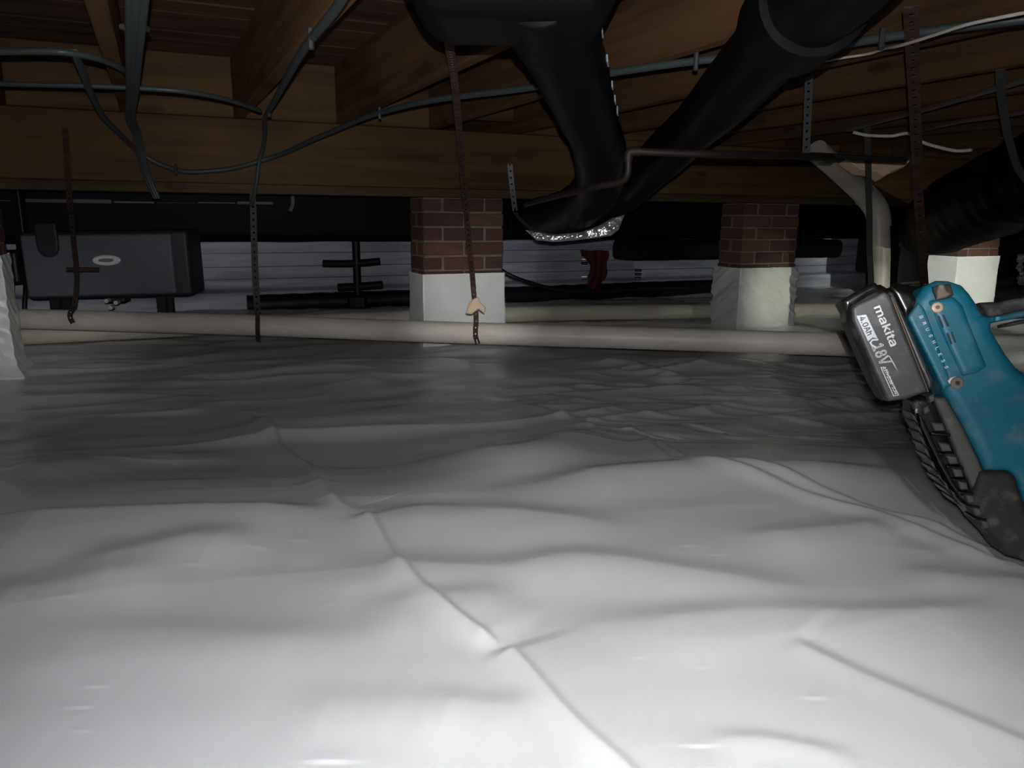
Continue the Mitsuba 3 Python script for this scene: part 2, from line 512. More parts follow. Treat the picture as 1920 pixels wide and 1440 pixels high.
DENTS = [(480, 1040, 0.010), (148, 1330, 0.008), (180, 1292, 0.007), (150, 1372, 0.006), (1530, 1312, 0.008), (838, 1303, 0.006), (1345, 1042, 0.007), (1385, 1064, 0.006),
         (1010, 1068, 0.006), (1528, 1148, 0.006), (1290, 1025, 0.008), (1010, 1055, 0.005), (580, 1177, 0.005), (640, 1168, 0.004), (1320, 1258, 0.006), (1360, 1238, 0.005),
         (612, 1134, 0.005), (655, 1134, 0.005), (1310, 1405, 0.010), (620, 1428, 0.014), (360, 1072, 0.008), (560, 1022, 0.008), (1200, 1242, 0.006), (128, 1138, 0.008)]


def floor_height(x, y):
    shp = x.shape
    x, y = x.ravel(), y.ravel()
    h = base(x, y)
    # broad swells lie across the view, crinkles grow with distance
    q = np.stack([x * 0.9 + 0.25 * y, y * 2.6 - 0.5 * x, 0 * x], -1)
    far = sstep(0.9, 2.6, y)
    h = h + (meshkit.fbm(q, 4, 3) - 0.5) * (0.006 + 0.040 * far)
    q2 = np.stack([x * 1.5 + 0.5 * y, y * 6.5 - 1.6 * x, 0 * x], -1)
    n2 = 1 - np.abs(2 * meshkit.fbm(q2, 2, 9) - 1)
    h = h + n2 ** 2 * (0.002 + 0.020 * sstep(1.4, 2.4, y))
    rgt = sstep(-0.1, 0.4, x) * sstep(1.6, 2.0, y) * (1 - sstep(2.9, 3.4, y))
    q3 = np.stack([x * 3.0 - 1.5 * y, y * 15.0 + 4.0 * x, 0 * x], -1)
    h = h + (1 - np.abs(2 * meshkit.fbm(q3, 2, 13) - 1)) ** 3 * 0.009 * rgt
    q4 = np.stack([x * 5.0, y * 13.0, 0 * x], -1)
    h = h + (meshkit.fbm(q4, 2, 21) - 0.5) * 0.003 * (1 - far)
    for pts, A, wn, wf in CRESTS:
        Lc = gline(pts)
        near = (x > Lc[:, 0].min() - 0.1) & (x < Lc[:, 0].max() + 0.1) & (y > Lc[:, 1].min() - 3 * wn) & (y < Lc[:, 1].max() + 3 * wf)
        s, al = np.full(len(x), 9.0), np.zeros(len(x))
        s[near], al[near] = signed(x[near], y[near], Lc)
        e = np.minimum(1, 1.5 * np.sin(np.pi * np.clip(al, 0, 1)) ** 1.5)
        dome = np.where(s > 0, np.exp(-(s / wf) ** 2), np.exp(-(s / wn) ** 2))
        A = A * (0.8 if np.mean(Lc[:, 1]) < 1.05 else 1.0)
        h = h + A * e * dome * (np.abs(s) < 1)
    for pts, A, w, st in FOLDS:
        Lc = gline(pts, 160)
        near = (x > Lc[:, 0].min() - 0.3) & (x < Lc[:, 0].max() + 0.3) & (y > Lc[:, 1].min() - 0.3) & (y < Lc[:, 1].max() + 0.3)
        s, al = np.full(len(x), 9.0), np.zeros(len(x))
        s[near], al[near] = signed(x[near], y[near], Lc)
        e = sstep(0, 0.08, al) * sstep(0, 0.08, 1 - al)
        rid = np.where(s > 0, np.exp(-(s / w) ** 2), np.exp(-(s / (2.4 * w)) ** 2))
        h = h + A * e * rid * (np.abs(s) < 1) + st * e * 0.5 * (1 + np.tanh(s / 0.007)) * np.exp(-(s / 0.08) ** 2)
    for px, py, r in DENTS:
        c = ground(px, py)
        dx, dy = x - c[0], y - c[1]
        d = np.sqrt((dx / 1.7) ** 2 + dy ** 2) / r
        h = h + 0.085 * r * np.exp(-d ** 2) * np.where(dy > 0, 1, -0.4)
    return h.reshape(shp)


xs = np.unique(np.r_[np.linspace(-5, -1.7, 90), np.linspace(-1.7, -0.9, 90), np.linspace(-0.9, 1.3, 640), np.linspace(1.3, 1.9, 70), np.linspace(1.9, 7, 130)])
ys = np.unique(np.r_[np.linspace(-1.2, 0.4, 60), np.exp(np.linspace(np.log(0.4), np.log(3.2), 580)), np.linspace(3.2, 9.0, 130)])
X, Y = np.meshgrid(xs, ys)
Z = floor_height(X, Y)
nx, ny = len(xs), len(ys)
ii, jj = np.meshgrid(np.arange(ny - 1), np.arange(nx - 1), indexing='ij')
a = (ii * nx + jj).ravel()
ff = np.vstack([np.stack([a, a + 1, a + nx + 1], 1), np.stack([a, a + nx + 1, a + nx], 1)])
scene['floor'] = ply(trimesh.Trimesh(np.stack([X, Y, Z], -1).reshape(-1, 3), ff, process=False), 'sheet_white', smooth=True)
tag('floor', 'white plastic sheeting laid over the whole uneven crawl space floor', kind='structure')
from scipy.interpolate import RegularGridInterpolator
_gz = RegularGridInterpolator((ys, xs), Z, bounds_error=False, fill_value=0.0)


def gz(x, y):
    return float(_gz((y, x)))


# ------------------------------------------------------------------ back wall and ceiling
WT = 2.02   # the back wall, behind the beam
wb = thing('wall_back', None, None)
labels[wb] = {'kind': 'structure', 'label': 'dark block foundation wall behind the beam, lined low down with pale sheeting'}
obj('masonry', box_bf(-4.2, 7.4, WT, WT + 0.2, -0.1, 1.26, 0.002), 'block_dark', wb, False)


def liner_mesh(s0, s1, prof, seed, amp=0.006):
    S = np.linspace(s0, s1, 220)
    P = np.array(prof)
    V = []
    for s in S:
        d = amp * (meshkit.fbm(np.c_[np.full(len(P), s * 3), P[:, 1] * 14, P[:, 0] * 14], 3, seed) - 0.5)
        V.append([bf(s, t + k, z) for (t, z), k in zip(P, d)])
    V = np.array(V)
    n, k = V.shape[:2]
    i, j = np.meshgrid(np.arange(n - 1), np.arange(k - 1), indexing='ij')
    a = (i * k + j).ravel()
    f = np.vstack([np.stack([a, a + k, a + k + 1], 1), np.stack([a, a + k + 1, a + 1], 1)])
    return trimesh.Trimesh(V.reshape(-1, 3), f, process=False)


prof = [(WT - 0.008, z) for z in np.linspace(0.50, 0.14, 10)] + [(WT - 0.03, 0.125)] + [(WT - 0.12, 0.12), (WT - 0.135, 0.11), (WT - 0.14, 0.06), (WT - 0.145, 0.0), (WT - 0.15, -0.03)]
obj('liner_sheet', liner_mesh(-4.0, 5.0, prof, 4), 'liner', wb, True, 'pale blue-grey lining sheet')
for z in (0.36, 0.27, 0.19):
    obj('liner_seam', box_bf(-4.0, 5.0, WT - 0.020, WT - 0.006, z, z + 0.006, 0.001), 'tape_grey', wb, False)

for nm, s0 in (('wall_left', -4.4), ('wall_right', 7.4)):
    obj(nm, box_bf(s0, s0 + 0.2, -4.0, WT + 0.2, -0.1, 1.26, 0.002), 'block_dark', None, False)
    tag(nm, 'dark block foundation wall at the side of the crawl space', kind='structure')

planks_t = np.arange(-3.6, 2.0, 0.142)
scene['ceiling__deck'] = ply(box_bf(-4.2, 7.4, -3.9, WT + 0.2, 1.262, 1.28, 0.002), 'wood_plank')
tag('ceiling', 'dark brown board subfloor seen from below between the joists', kind='structure')
plank = ply(box_bf(-4.2, 7.4, 0, 0.139, 1.238, 1.26, 0.004), 'wood_plank')
for i, t in enumerate(planks_t):
    obj('plank', plank, None, 'ceiling', to_world=T().translate((DJ * t + np.array([0, 0, rng.uniform(-0.002, 0.002)])).tolist()).matrix)

# ------------------------------------------------------------------ beam, sill, joists, blocking
BT = 0.03   # the beam's front face
k = thing('beam', 'brown timber beam lying level across the tops of the brick piers', 'beam')
for i in range(3):
    obj('board', box_bf(-3.6, 7.2, BT + 0.041 * i, BT + 0.041 * i + 0.039, 0.742, 1.0 - 0.002 * (i == 1), 0.003), 'wood_beam', k)
k = obj('sill_plate', box_bf(-3.6, 7.2, BT - 0.004, BT + 0.135, 0.702, 0.741, 0.003), 'wood_sill')
tag(k, 'darker thin timber plate running under the beam, on top of the brick piers', 'sill plate')


def s_of(px, z, t=BT):
    """where along the beam the pixel column px falls, at height z"""
    lo, hi = -3.5, 7.0
    for _ in range(50):
        m = (lo + hi) / 2
        d = bf(m, t, z) - C
        x = CX + F * (d @ right) / (d @ fwd)
        lo, hi = (m, hi) if x < px else (lo, m)
    return lo


sA, sB = s_of(441, 1.0), s_of(634, 1.0)
pitch = sB - sA
JS = [sA + pitch * i for i in range(-5, 16)]
JW = 0.040
print('joists', sA, sB, pitch)
NTH = ['first', 'second', 'third', 'fourth', 'fifth', 'sixth', 'seventh', 'eighth', 'ninth', 'tenth', 'eleventh', 'twelfth']
JN = {-3: 'floor joist just out of view past the left edge of the photo', -2: 'floor joist crossing the beam at the far left edge of the photo',
      -1: 'floor joist beside the wide bundle of grey cables at the left', 0: 'floor joist with the slanting grey cable under it, left of the middle',
      1: 'floor joist first to the right of the slanting grey cable', 2: 'floor joist second to the right of the slanting grey cable',
      3: 'floor joist third to the right of the slanting grey cable'}
BN = {-3: 'short wooden block out of view past the left edge of the photo', -2: 'short wooden block left of the wide cable bundle, above the beam',
      -1: 'short wooden block between the cable bundle and the slanting cable, above the beam', 0: 'short wooden block first to the right of the slanting grey cable',
      1: 'short wooden block second to the right of the slanting grey cable, above the beam', 2: 'short wooden block with a dark gap under it, above the strapped pier',
      3: 'short wooden block between the dark gap and the upright black duct'}
for i, s in enumerate(JS):
    q = i - 5
    if q < -3:
        continue
    key = obj('joist', box_bf(s, s + JW, -4.4 if q < 12 else -2.0, 1.9, 1.003, 1.237, 0.003), 'wood_joist')
    tag(key, JN.get(q, f'floor joist behind the black ducts, {NTH[max(0, q - 4)]} to the right of the upright duct'), 'joist', 'floor joists resting on the beam')
    if i < len(JS) - 1:
        z0 = 1.055 if q == 2 else 1.003
        key = obj('blocking', box_bf(s + JW + 0.002, JS[i + 1] - 0.002, BT + 0.012, BT + 0.05, z0, 1.236, 0.003), 'wood_block')
        tag(key, BN.get(q, f'short wooden block on the beam, {NTH[max(0, q - 4)]} to the right of the upright duct'), 'blocking', 'blocks between the joists on the beam')

# ------------------------------------------------------------------ brick piers with plastic round their feet
BL, BH, BD = 0.197, 0.0575, 0.092
brick_mesh = [bbox(BL, BD, BH, 0.004), bbox(BD, BL, BH, 0.004)]
brick_ply = {(o, m): ply(brick_mesh[o], f'brick_{m}') for o in (0, 1) for m in range(4)}


def wrap_mesh(top, w, d, flare, seed, amp, crinkle):
    """a sheet round the foot of a pier, in pier coordinates (corner at 0,0)"""
    n = 220
    per = []
    o = 0.006
    cs = [(-o, d + o), (-o, -o), (w + o, -o), (w + o, d + o), (-o, d + o)]
    L = LineString(cs)
    for i in range(n + 1):
        per.append(L.interpolate(i / n, normalized=True).coords[0])
    per = np.array(per)
    cen = np.array([w / 2, d / 2])
    rows = np.linspace(top, -0.06, 44)
    V = []
    for z in rows:
        out = flare * np.exp(-max(z, 0) / 0.035)
        dirv = np.sign(per - cen) * (np.abs(per - cen) > np.array([w / 2, d / 2]))
        p3 = np.c_[per * 9, np.full(len(per), z * 7)]
        nz = meshkit.fbm(p3 * 1.0, 3, seed) - 0.5
        diag = np.c_[(per[:, 0] + per[:, 1]) * 13 + z * 20, (per[:, 0]) * 4 - z * 6, np.zeros(len(per))]
        cr = (1 - np.abs(2 * meshkit.fbm(diag, 2, seed + 5) - 1)) ** 2
        off = out + amp * nz + crinkle * cr
        V.append(np.c_[per + dirv * np.maximum(off, -0.004)[:, None], np.full(len(per), z)])
    V = np.array(V)
    r, c = V.shape[:2]
    i, j = np.meshgrid(np.arange(r - 1), np.arange(c - 1), indexing='ij')
    a = (i * c + j).ravel()
    f = np.vstack([np.stack([a, a + c, a + c + 1], 1), np.stack([a, a + c + 1, a + 1], 1)])
    return trimesh.Trimesh(V.reshape(-1, 3), f, process=False)


def pier(s0, label, top, wmat, seed, amp=0.006, crinkle=0.004, flare=0.012, W=0.402, D=0.203):
    k = thing('brick_pier', label, 'pier', 'brick piers in a row under the beam')
    R = random.Random(seed)
    g = bf(s0 + W / 2, D / 2, 0)
    z0 = gz(g[0], g[1])
    M = np.eye(4)
    M[:3, :3] = BM[:3, :3]
    M[:3, 3] = bf(s0, 0, 0)
    core = bbox(W - 0.010, D - 0.010, 0.700 + 0.05, 0.002)
    core.apply_translation([W / 2, D / 2, 0.325])
    core.apply_transform(M)
    obj('mortar', core, 'mortar', k)
    rows = 6
    for r in range(rows):
        z = 0.700 - 0.0665 * (r + 0.5)
        if z < top - 0.07:
            break
        if r % 2 == 0:
            cs = [(BD / 2, D / 2, 1), (W - BD / 2, D / 2, 1), (W / 2, BD / 2, 0), (W / 2, D - BD / 2, 0)]
        else:
            cs = [(BL / 2, BD / 2, 0), (W - BL / 2, BD / 2, 0), (BL / 2, D - BD / 2, 0), (W - BL / 2, D - BD / 2, 0)]
        for x, y, o in cs:
            m = M @ np.array(T().translate([x + R.uniform(-0.0012, 0.0012), y + R.uniform(-0.002, 0.0005), z + R.uniform(-0.001, 0.001)]).matrix, float)
            obj('brick', brick_ply[o, R.randrange(4)], None, k, to_world=m)
    wm = wrap_mesh(top, W, D, flare, seed, amp, crinkle)
    wm.apply_transform(M)
    wk = obj('plastic_wrap', wm, wmat, k, True, 'white plastic sheet wrapped round the foot')
    return k


pier(-2.06, 'brick pier cut off by the left edge of the photo', 0.46, 'wrap_white', 3, flare=0.03, crinkle=0.007)
pier(0.0, 'brick pier with a rusty strap hanging in front of it', 0.352, 'wrap_white', 8, crinkle=0.002)
pier(1.86, 'brick pier right of the middle, its wrap shiny and creased', 0.345, 'wrap_clear', 12, amp=0.008, crinkle=0.014, flare=0.004)
pier(3.66, 'far brick pier seen above the power tool, below the big black duct', 0.385, 'wrap_white', 19, crinkle=0.002)


# ------------------------------------------------------------------ drain pipes along the floor
def pipe(name, pts, r, m, label, couplers=(), cat_='pipe', k=24):
    key = thing(name, label, cat_)
    P = smooth_path(np.array(pts), 40)
    obj('pipe_run', sweep(P, circ(r, k)), m, key)
    for u in couplers:
        i = u * 39
        a, b = P[int(i)], P[min(39, int(i) + 1)]
        d = (b - a) / np.linalg.norm(b - a)
        obj('coupling', sweep(np.array([a - d * 0.035, a - d * 0.034, a + d * 0.034, a + d * 0.035]), circ(r + 0.006, k), scale=[0.95, 1, 1, 0.95]), m, key)
    return key


pipe('drain_pipe', [at(-40, 596, 3.28), at(420, 608, 3.12), at(900, 625, 2.98), at(1330, 638, 2.85), at(1760, 652, 2.72)], 0.0425, 'pvc_near',
     'long pinkish white drain pipe held up by straps, nearest to the viewer', ())
z_ = lambda p, r: np.array([p[0], p[1], gz(p[0], p[1]) + r])
fp = [at(-60, 641, 3.46), at(480, 630, 3.86), at(960, 597, 4.36), at(1340, 579, 4.72), at(1700, 566, 5.1)]
pipe('drain_pipe', [np.array([p[0], p[1], 0.055 + 0.02 * math.sin(i)]) for i, p in enumerate(fp)], 0.044, 'pvc_far',
     'yellowish white drain pipe lying on the floor behind the suspended pipe', (0.785,))

# black corrugated hose at the foot of the wall, and the cable falling on to it
hose = flex([bf(-0.62, 1.74, 0.05), bf(0.2, 1.70, 0.055), bf(1.2, 1.62, 0.06), bf(2.2, 1.66, 0.06), bf(3.4, 1.70, 0.055)], 0.062, 160, 20, 0.05, 0.03, 4)
k = obj('drain_hose', hose, 'pipe_black')
tag(k, 'black corrugated hose lying on the floor along the foot of the back wall', 'hose')
k = obj('hanging_cable', tube([at(930, 500, 4.25), at(956, 516, 4.25), at(1000, 532, 4.3), at(1042, 542, 4.35), at(1120, 546, 4.45), at(1240, 540, 4.6), at(1350, 545, 4.7)], 0.011), 'pipe_black')
tag(k, 'black cable sagging to the right from behind the middle brick pier', 'cable')

# ------------------------------------------------------------------ black trunk duct, low branch, dehumidifier
k = thing('trunk_duct', 'long black insulated duct running in the dark behind the beam', 'duct')


def soft_box(s0, s1, t0, t1, z0, z1, seed, r=0.05, n=80, amp=0.012):
    g = shapely.box(t0, z0, t1, z1).buffer(-r).buffer(r, quad_segs=4)
    c = np.array(g.exterior.segmentize(0.04).coords)[:-1]
    S = np.linspace(s0, s1, n)
    P = np.array([bf(s, (t0 + t1) / 2, (z0 + z1) / 2) for s in S])
    cc = c - [(t0 + t1) / 2, (z0 + z1) / 2]
    pr = []
    for s in S:
        nz = meshkit.fbm(np.c_[cc * 8, np.full(len(cc), s * 5)], 3, seed) - 0.5
        q = cc * (1 + amp / 0.15 * nz)[:, None]
        pr.append(np.c_[q[:, 1], -q[:, 0]])
    return sweep(P, np.array(pr))


obj('jacket', soft_box(-3.4, 6.6, 1.12, 1.58, 0.468, 0.93, 5), 'trunk_black', k, True)
obj('tape_strip', cat([box_bf(s, s + 0.19, 1.098, 1.108, 0.668 + 0.004 * math.sin(5 * s), 0.680 + 0.006 * math.sin(7 * s), 0.002) for s in np.arange(-2.1, -0.6, 0.2)]), 'tape_dull', k, False, 'thin silver tape strip')
k = obj('branch_duct', soft_box(1.98, 3.9, 1.18, 1.56, 0.315, 0.455, 15, 0.05, 40), 'duct_dull')
tag(k, 'black duct hanging low in the dark just left of the creased-wrap pier', 'duct')

# dehumidifier
dh = thing('dehumidifier', 'boxy grey dehumidifier with an oval silver badge at the left, behind the beam', 'dehumidifier')
HY = math.radians(11)
hc = at(190, 497, 3.62)
HM = np.eye(4)
HM[:3, 0], HM[:3, 1], HM[:3, 2], HM[:3, 3] = [math.cos(HY), math.sin(HY), 0], [-math.sin(HY), math.cos(HY), 0], [0, 0, 1], hc


def hm(m):
    m = m.copy()
    m.apply_transform(HM)
    return m


def rbox(a, b, c, r):
    g = trimesh.creation.icosphere(2, r)
    v = np.vstack([g.vertices + np.array([sx * (a / 2 - r), sy * (b / 2 - r), sz * (c / 2 - r)]) for sx in (-1, 1) for sy in (-1, 1) for sz in (-1, 1)])
    return trimesh.convex.convex_hull(v)


def mv(m, *t):
    m = m.copy()
    m.apply_translation(t)
    return m


TILT = T().rotate([0, 1, 0], -1.0).matrix
TILT = np.array(TILT, float)


def ht(m, *t):
    m = mv(m, *t)
    m.apply_transform(TILT)
    return hm(m)


obj('case', ht(rbox(0.725, 0.30, 0.312, 0.02), 0.028, 0.16, 0.0), 'case_rim', dh)
obj('front_panel', ht(rbox(0.647, 0.03, 0.282, 0.012), -0.005, 0.008, 0.0), 'case_grey', dh)
th = np.linspace(0, 2 * np.pi, 40, endpoint=False)
oval = Polygon(np.c_[0.062 * np.cos(th), 0.025 * np.sin(th)])
ov = pillow(oval, 0.010, 0.0, 0.006, 0.006)
RX = np.array(T().rotate([1, 0, 0], 90).matrix, float)
ov.apply_transform(RX)
b = obj('badge', ht(ov, 0.028, -0.006, 0.022), 'badge', dh, label='oval silver badge')
bar = pillow(Polygon(np.c_[0.034 * np.cos(th), 0.009 * np.sin(th)]), 0.012, 0.0, 0.003, 0.002)
bar.apply_transform(RX)
obj('nameplate', ht(bar, 0.028, -0.008, 0.022), 'badge_dark', b)
g = shapely.box(-0.055, 0.0, 0.055, 0.10).union(Point(0, 0).buffer(0.055))
hk = pillow(shapely.affinity.scale(g, 0.85, 1.0), 0.016, 0.0, 0.008, 0.008)
hk.apply_transform(RX)
obj('side_bracket', ht(hk, -0.212, -0.006, 0.095), 'case_rim', dh, label='dark rounded bracket')
for sx in (-0.26, 0.22):
    for sy in (0.13, 0.27):
        foot = hm(mv(bbox(0.045, 0.035, 0.26), sx, sy, -0.28))
        obj('leg', foot, 'black_plastic', dh)
for q, (x, z) in enumerate(((0.005, -0.168), (0.045, -0.177), (0.020, -0.200))):
    cy = trimesh.creation.cylinder(0.010, 0.04, sections=20)
    cy.apply_transform(RX)
    obj('drain_fitting', hm(mv(cy, x, 0.02, z)), 'chrome', dh, label='shiny drain fitting')
obj('outlet', hm(mv(rbox(0.09, 0.10, 0.03, 0.01), 0.03, 0.10, -0.168)), 'black_plastic', dh)
k = thing('condensate_pump', 'small black box with a thin hose at the left of the grey dehumidifier', 'pump')
pc = at(34, 500, 3.70)
pb = mv(rbox(0.078, 0.14, 0.16, 0.02), *pc)
obj('housing', pb, 'black_plastic', k)
obj('hose', tube([at(48, 530, 3.66), at(47, 555, 3.62), at(46, 585, 3.6), at(46, 640, 3.58)], 0.010), 'black_plastic', k)
obj('mount', mv(rbox(0.05, 0.05, 0.34, 0.01), *(pc + [0.0, 0.06, 0.22])), 'black_plastic', k)

# pipe manifold, and made-up clips in place of print on the lined wall
mf = thing('pipe_manifold', 'black upright pipe with two crossbars standing against the pale lined wall', 'pipes')
mb = lambda px, py: at(px, py, 5.05)
obj('riser', tube([mb(667, 453), mb(669, 500), mb(671, 560), mb(672, 590)], 0.026), 'pipe_black', mf)
obj('crossbar', tube([mb(606, 494), mb(662, 494), mb(712, 490)], 0.024), 'pipe_black', mf)
obj('crossbar', tube([mb(634, 539), mb(676, 537), mb(717, 534)], 0.026), 'pipe_black', mf)
obj('foot_bracket', mv(rbox(0.12, 0.10, 0.09, 0.02), *mb(671, 566)), 'pipe_black', mf)
for q, (px, py, lab) in enumerate(((1096, 486, 'upper'), (1095, 526, 'lower'), (1196, 514, 'right'))):
    k = thing('made_up_clip', {'upper': 'made-up shiny clip in place of wall print, upper of two left of the red cloth', 'lower': 'made-up shiny clip in place of wall print, lower of two left of the red cloth',
                            'right': 'made-up dull black clip in place of wall print, right of the red cloth'}[lab], 'clip')
    s = s_of(px, 0.4, WT)
    p = at(px, py, float(bf(s, WT - 0.03, 0)[1]))
    for j in range(3):
        m = rbox(0.055, 0.03, 0.022, 0.008)
        obj('bar', mv(m, *(p + [0, -0.01, 0.032 * (j - 1)])), 'chrome' if lab != 'right' and j == (1 if lab == 'upper' else 2) else 'black_plastic', k)  # the bright bar stands in for a glint on the print

# red cloth
k = thing('red_cloth', 'dark red rag hanging down in front of the pale lined wall', 'cloth')
cm = []
c0 = at(1116, 470, 4.7)
nU, nV = 14, 26
V = []
for j in range(nV):
    v = j / (nV - 1)
    wd = 0.075 * (1 - 0.45 * v) * (1 + 0.2 * math.sin(7 * v))
    for i in range(nU):
        u = i / (nU - 1) - 0.5
        wd *= 0.8 + 0.25 * math.sin(11 * v + 4)
        V.append([c0[0] + u * 2 * 0.072 * (1 - 0.4 * v) * (1 + 0.18 * math.sin(9 * v + 1)) + 0.03 * math.sin(3 * v), c0[1] + 0.03 * math.sin(9 * u + 3 * v) + 0.06, c0[2] - 0.235 * v - 0.03 * math.sin(5 * u + 2) * v])
V = np.array(V)
i, j = np.meshgrid(np.arange(nV - 1), np.arange(nU - 1), indexing='ij')
a = (i * nU + j).ravel()
f = np.vstack([np.stack([a, a + 1, a + nU + 1], 1), np.stack([a, a + nU + 1, a + nU], 1)])
f2 = f[:, ::-1] + len(V)
obj('fabric', trimesh.Trimesh(np.vstack([V, V + [0, 0.004, 0]]), np.vstack([f, f2]), process=False), 'red_cloth', k, True)

# ------------------------------------------------------------------ flexible ducts in front of the beam
d1 = thing('flexible_duct', 'black flexible duct dropping down from the top middle of the photo', 'duct', )
DA = [at(1010, -60, 1.00), at(1030, 20, 1.15), at(1066, 120, 1.42), at(1096, 200, 1.72), at(1124, 290, 2.10), at(1120, 350, 2.50), at(1068, 396, 3.05), at(1018, 408, 3.50), at(1000, 410, 4.10), at(990, 412, 4.45)]
rA = ([0, 0.25, 0.5, 0.65, 1], [0.066, 0.064, 0.078, 0.088, 0.098])
obj('jacket', flex(DA, 1.0, 130, 44, 0.10, 0.03, 1, rA), 'duct_black', d1, True)
P = smooth_path(np.array(DA), 130)
obj('boot', mv(rbox(0.265, 0.24, 0.115, 0.055), *(at(962, -28, 1.06) + np.array([0, 0, 0.0]))), 'duct_black', d1, 40, 'wide insulated boot at the top')
uu = np.linspace(0, 1, 130)
tn = np.gradient(P, axis=0)
tn /= np.linalg.norm(tn, axis=1, keepdims=True)
for (py, w, h) in ((32, 0.016, 0.022), (70, 0.012, 0.034), (125, 0.013, 0.034), (165, 0.013, 0.022), (195, 0.014, 0.03), (212, 0.018, 0.018)):
    rows = np.array([CY - F * ((q - C) @ up) / ((q - C) @ fwd) for q in P])
    i = int(np.argmin(np.abs(rows - py)))
    o = right - fwd * 0.55
    o = o - tn[i] * (o @ tn[i])
    o /= np.linalg.norm(o)
    m = bbox(w, h, 0.003, 0.001)
    M4 = np.eye(4)
    M4[:3, 0], M4[:3, 1], M4[:3, 2] = np.cross(tn[i], o), tn[i], o
    M4[:3, 3] = P[i] + o * (np.interp(uu[i], *rA) * 1.03)
    m.apply_transform(M4)
    obj('tape_patch', m, 'tape_grey', d1, label='small grey tape patch')

d2 = thing('flexible_duct', 'black flexible duct slanting down to the left from the top right of the photo', 'duct')
DBp = [at(1640, -150, 0.80), at(1565, -40, 0.98), at(1495, 30, 1.13), at(1400, 135, 1.45), at(1305, 235, 1.95), at(1218, 318, 2.65), at(1160, 368, 3.10), at(1118, 402, 3.55), at(1118, 410, 4.05), at(1120, 414, 4.5)]
obj('jacket', flex(DBp, 1.0, 120, 44, 0.09, 0.03, 2, ([0, 0.3, 0.6, 1], [0.060, 0.060, 0.076, 0.094])), 'duct_black', d2, True)
Pb = smooth_path(np.array(DBp), 120)
rowsB = np.array([CY - F * ((q - C) @ up) / ((q - C) @ fwd) for q in Pb])
ib = int(np.argmin(np.abs(rowsB - 22)))
obj('collar', sweep(Pb[ib - 2:ib + 3], circ(0.072, 30)), 'duct_black', d2, label='collar near the top end')
fm = bbox(0.028, 0.003, 0.004, 0.001)
obj('foil_tab', mv(fm, *at(1574, 54, 1.16)), 'foil', d2, label='bright foil tab')
# foil flap hanging under the two ducts
k = thing('foil_flap', 'crumpled silver foil flap under the joined lower ends of the two black ducts', 'foil')
fo = [(985, 428), (1040, 437), (1090, 432), (1120, 421), (1150, 404), (1172, 398), (1160, 428), (1145, 440), (1100, 446), (1040, 452), (1005, 448)]
pts = np.array([at(x, y + 3, 2.90) for x, y in fo])
ctr = pts.mean(0)
fp_ = Polygon([((p - ctr) @ right, (p - ctr) @ up) for p in pts]).buffer(0)
fmesh = pillow(fp_, 0.012, 0.0, 0.012, 0.010, 0.006, 0.02)
R3 = np.eye(4)
R3[:3, 0], R3[:3, 1], R3[:3, 2], R3[:3, 3] = right, up, -fwd, ctr
fmesh.apply_transform(R3)
obj('sheet', fmesh, 'foil', k, 30)

# big duct at the right, with its sling
d3 = thing('flexible_duct', 'wide black flexible duct sagging at the right edge of the photo', 'duct')
obj('jacket', flex([at(2160, 285, 2.35), at(2030, 300, 2.6), at(1915, 345, 2.92), at(1815, 388, 3.35), at(1765, 412, 3.8), at(1738, 428, 4.4), at(1730, 440, 5.2)], 0.16, 110, 48, 0.09, 0.04, 6,
                   ([0, 0.5, 0.8, 1], [1, 1, 0.85, 0.75])), 'duct_black', d3, True)


def strap(pts, w, m, key_label, holes=True, name='hanger_strap', category='strap', wdir=None, n=None, group=None, thick=0.0016, pitch_=0.026):
    """A perforated metal strap: two edge strips and cross pieces leave real holes."""
    key = thing(name, key_label, category, group)
    P = smooth_path(np.array(pts), n or 60)
    ref = right if wdir is None else np.asarray(wdir)
    pr = lambda a0, a1: np.array([[a0, -thick / 2], [a1, -thick / 2], [a1, thick / 2], [a0, thick / 2]])
    if not holes:
        obj('band', sweep(P, pr(-w / 2, w / 2), ref=ref), m, key, False)
        return key
    ms = [sweep(P, pr(-w / 2, -w * 0.15), ref=ref), sweep(P, pr(w * 0.15, w / 2), ref=ref)]
    d = np.r_[0, np.cumsum(np.linalg.norm(np.diff(P, axis=0), axis=1))]
    for q in np.arange(0.006, d[-1] - 0.02, pitch_):
        seg = np.array([[np.interp(x, d, P[:, c]) for c in range(3)] for x in (q, q + pitch_ * 0.72)])
        ms.append(sweep(seg, pr(-w * 0.17, w * 0.17), ref=ref))
    obj('band', cat(ms), m, key, False)
    return key


def around(px, py, y, r, n=12):
    """points of a loop under a pipe at the pixel (px,py), y metres away"""
    c = at(px, py, y)
    return [c + np.array([0, -math.cos(a) * r, -math.sin(a) * r]) for a in np.linspace(-0.3, math.pi + 0.2, n)]


pipe_y = lambda px: float(np.interp(px, [-40, 420, 900, 1330, 1760], [3.28, 3.12, 2.98, 2.85, 2.72]))
pipe_py = lambda px: float(np.interp(px, [-40, 420, 900, 1330, 1760], [596, 608, 625, 638, 652]))
pm = lambda px: at(px, pipe_py(px), pipe_y(px))

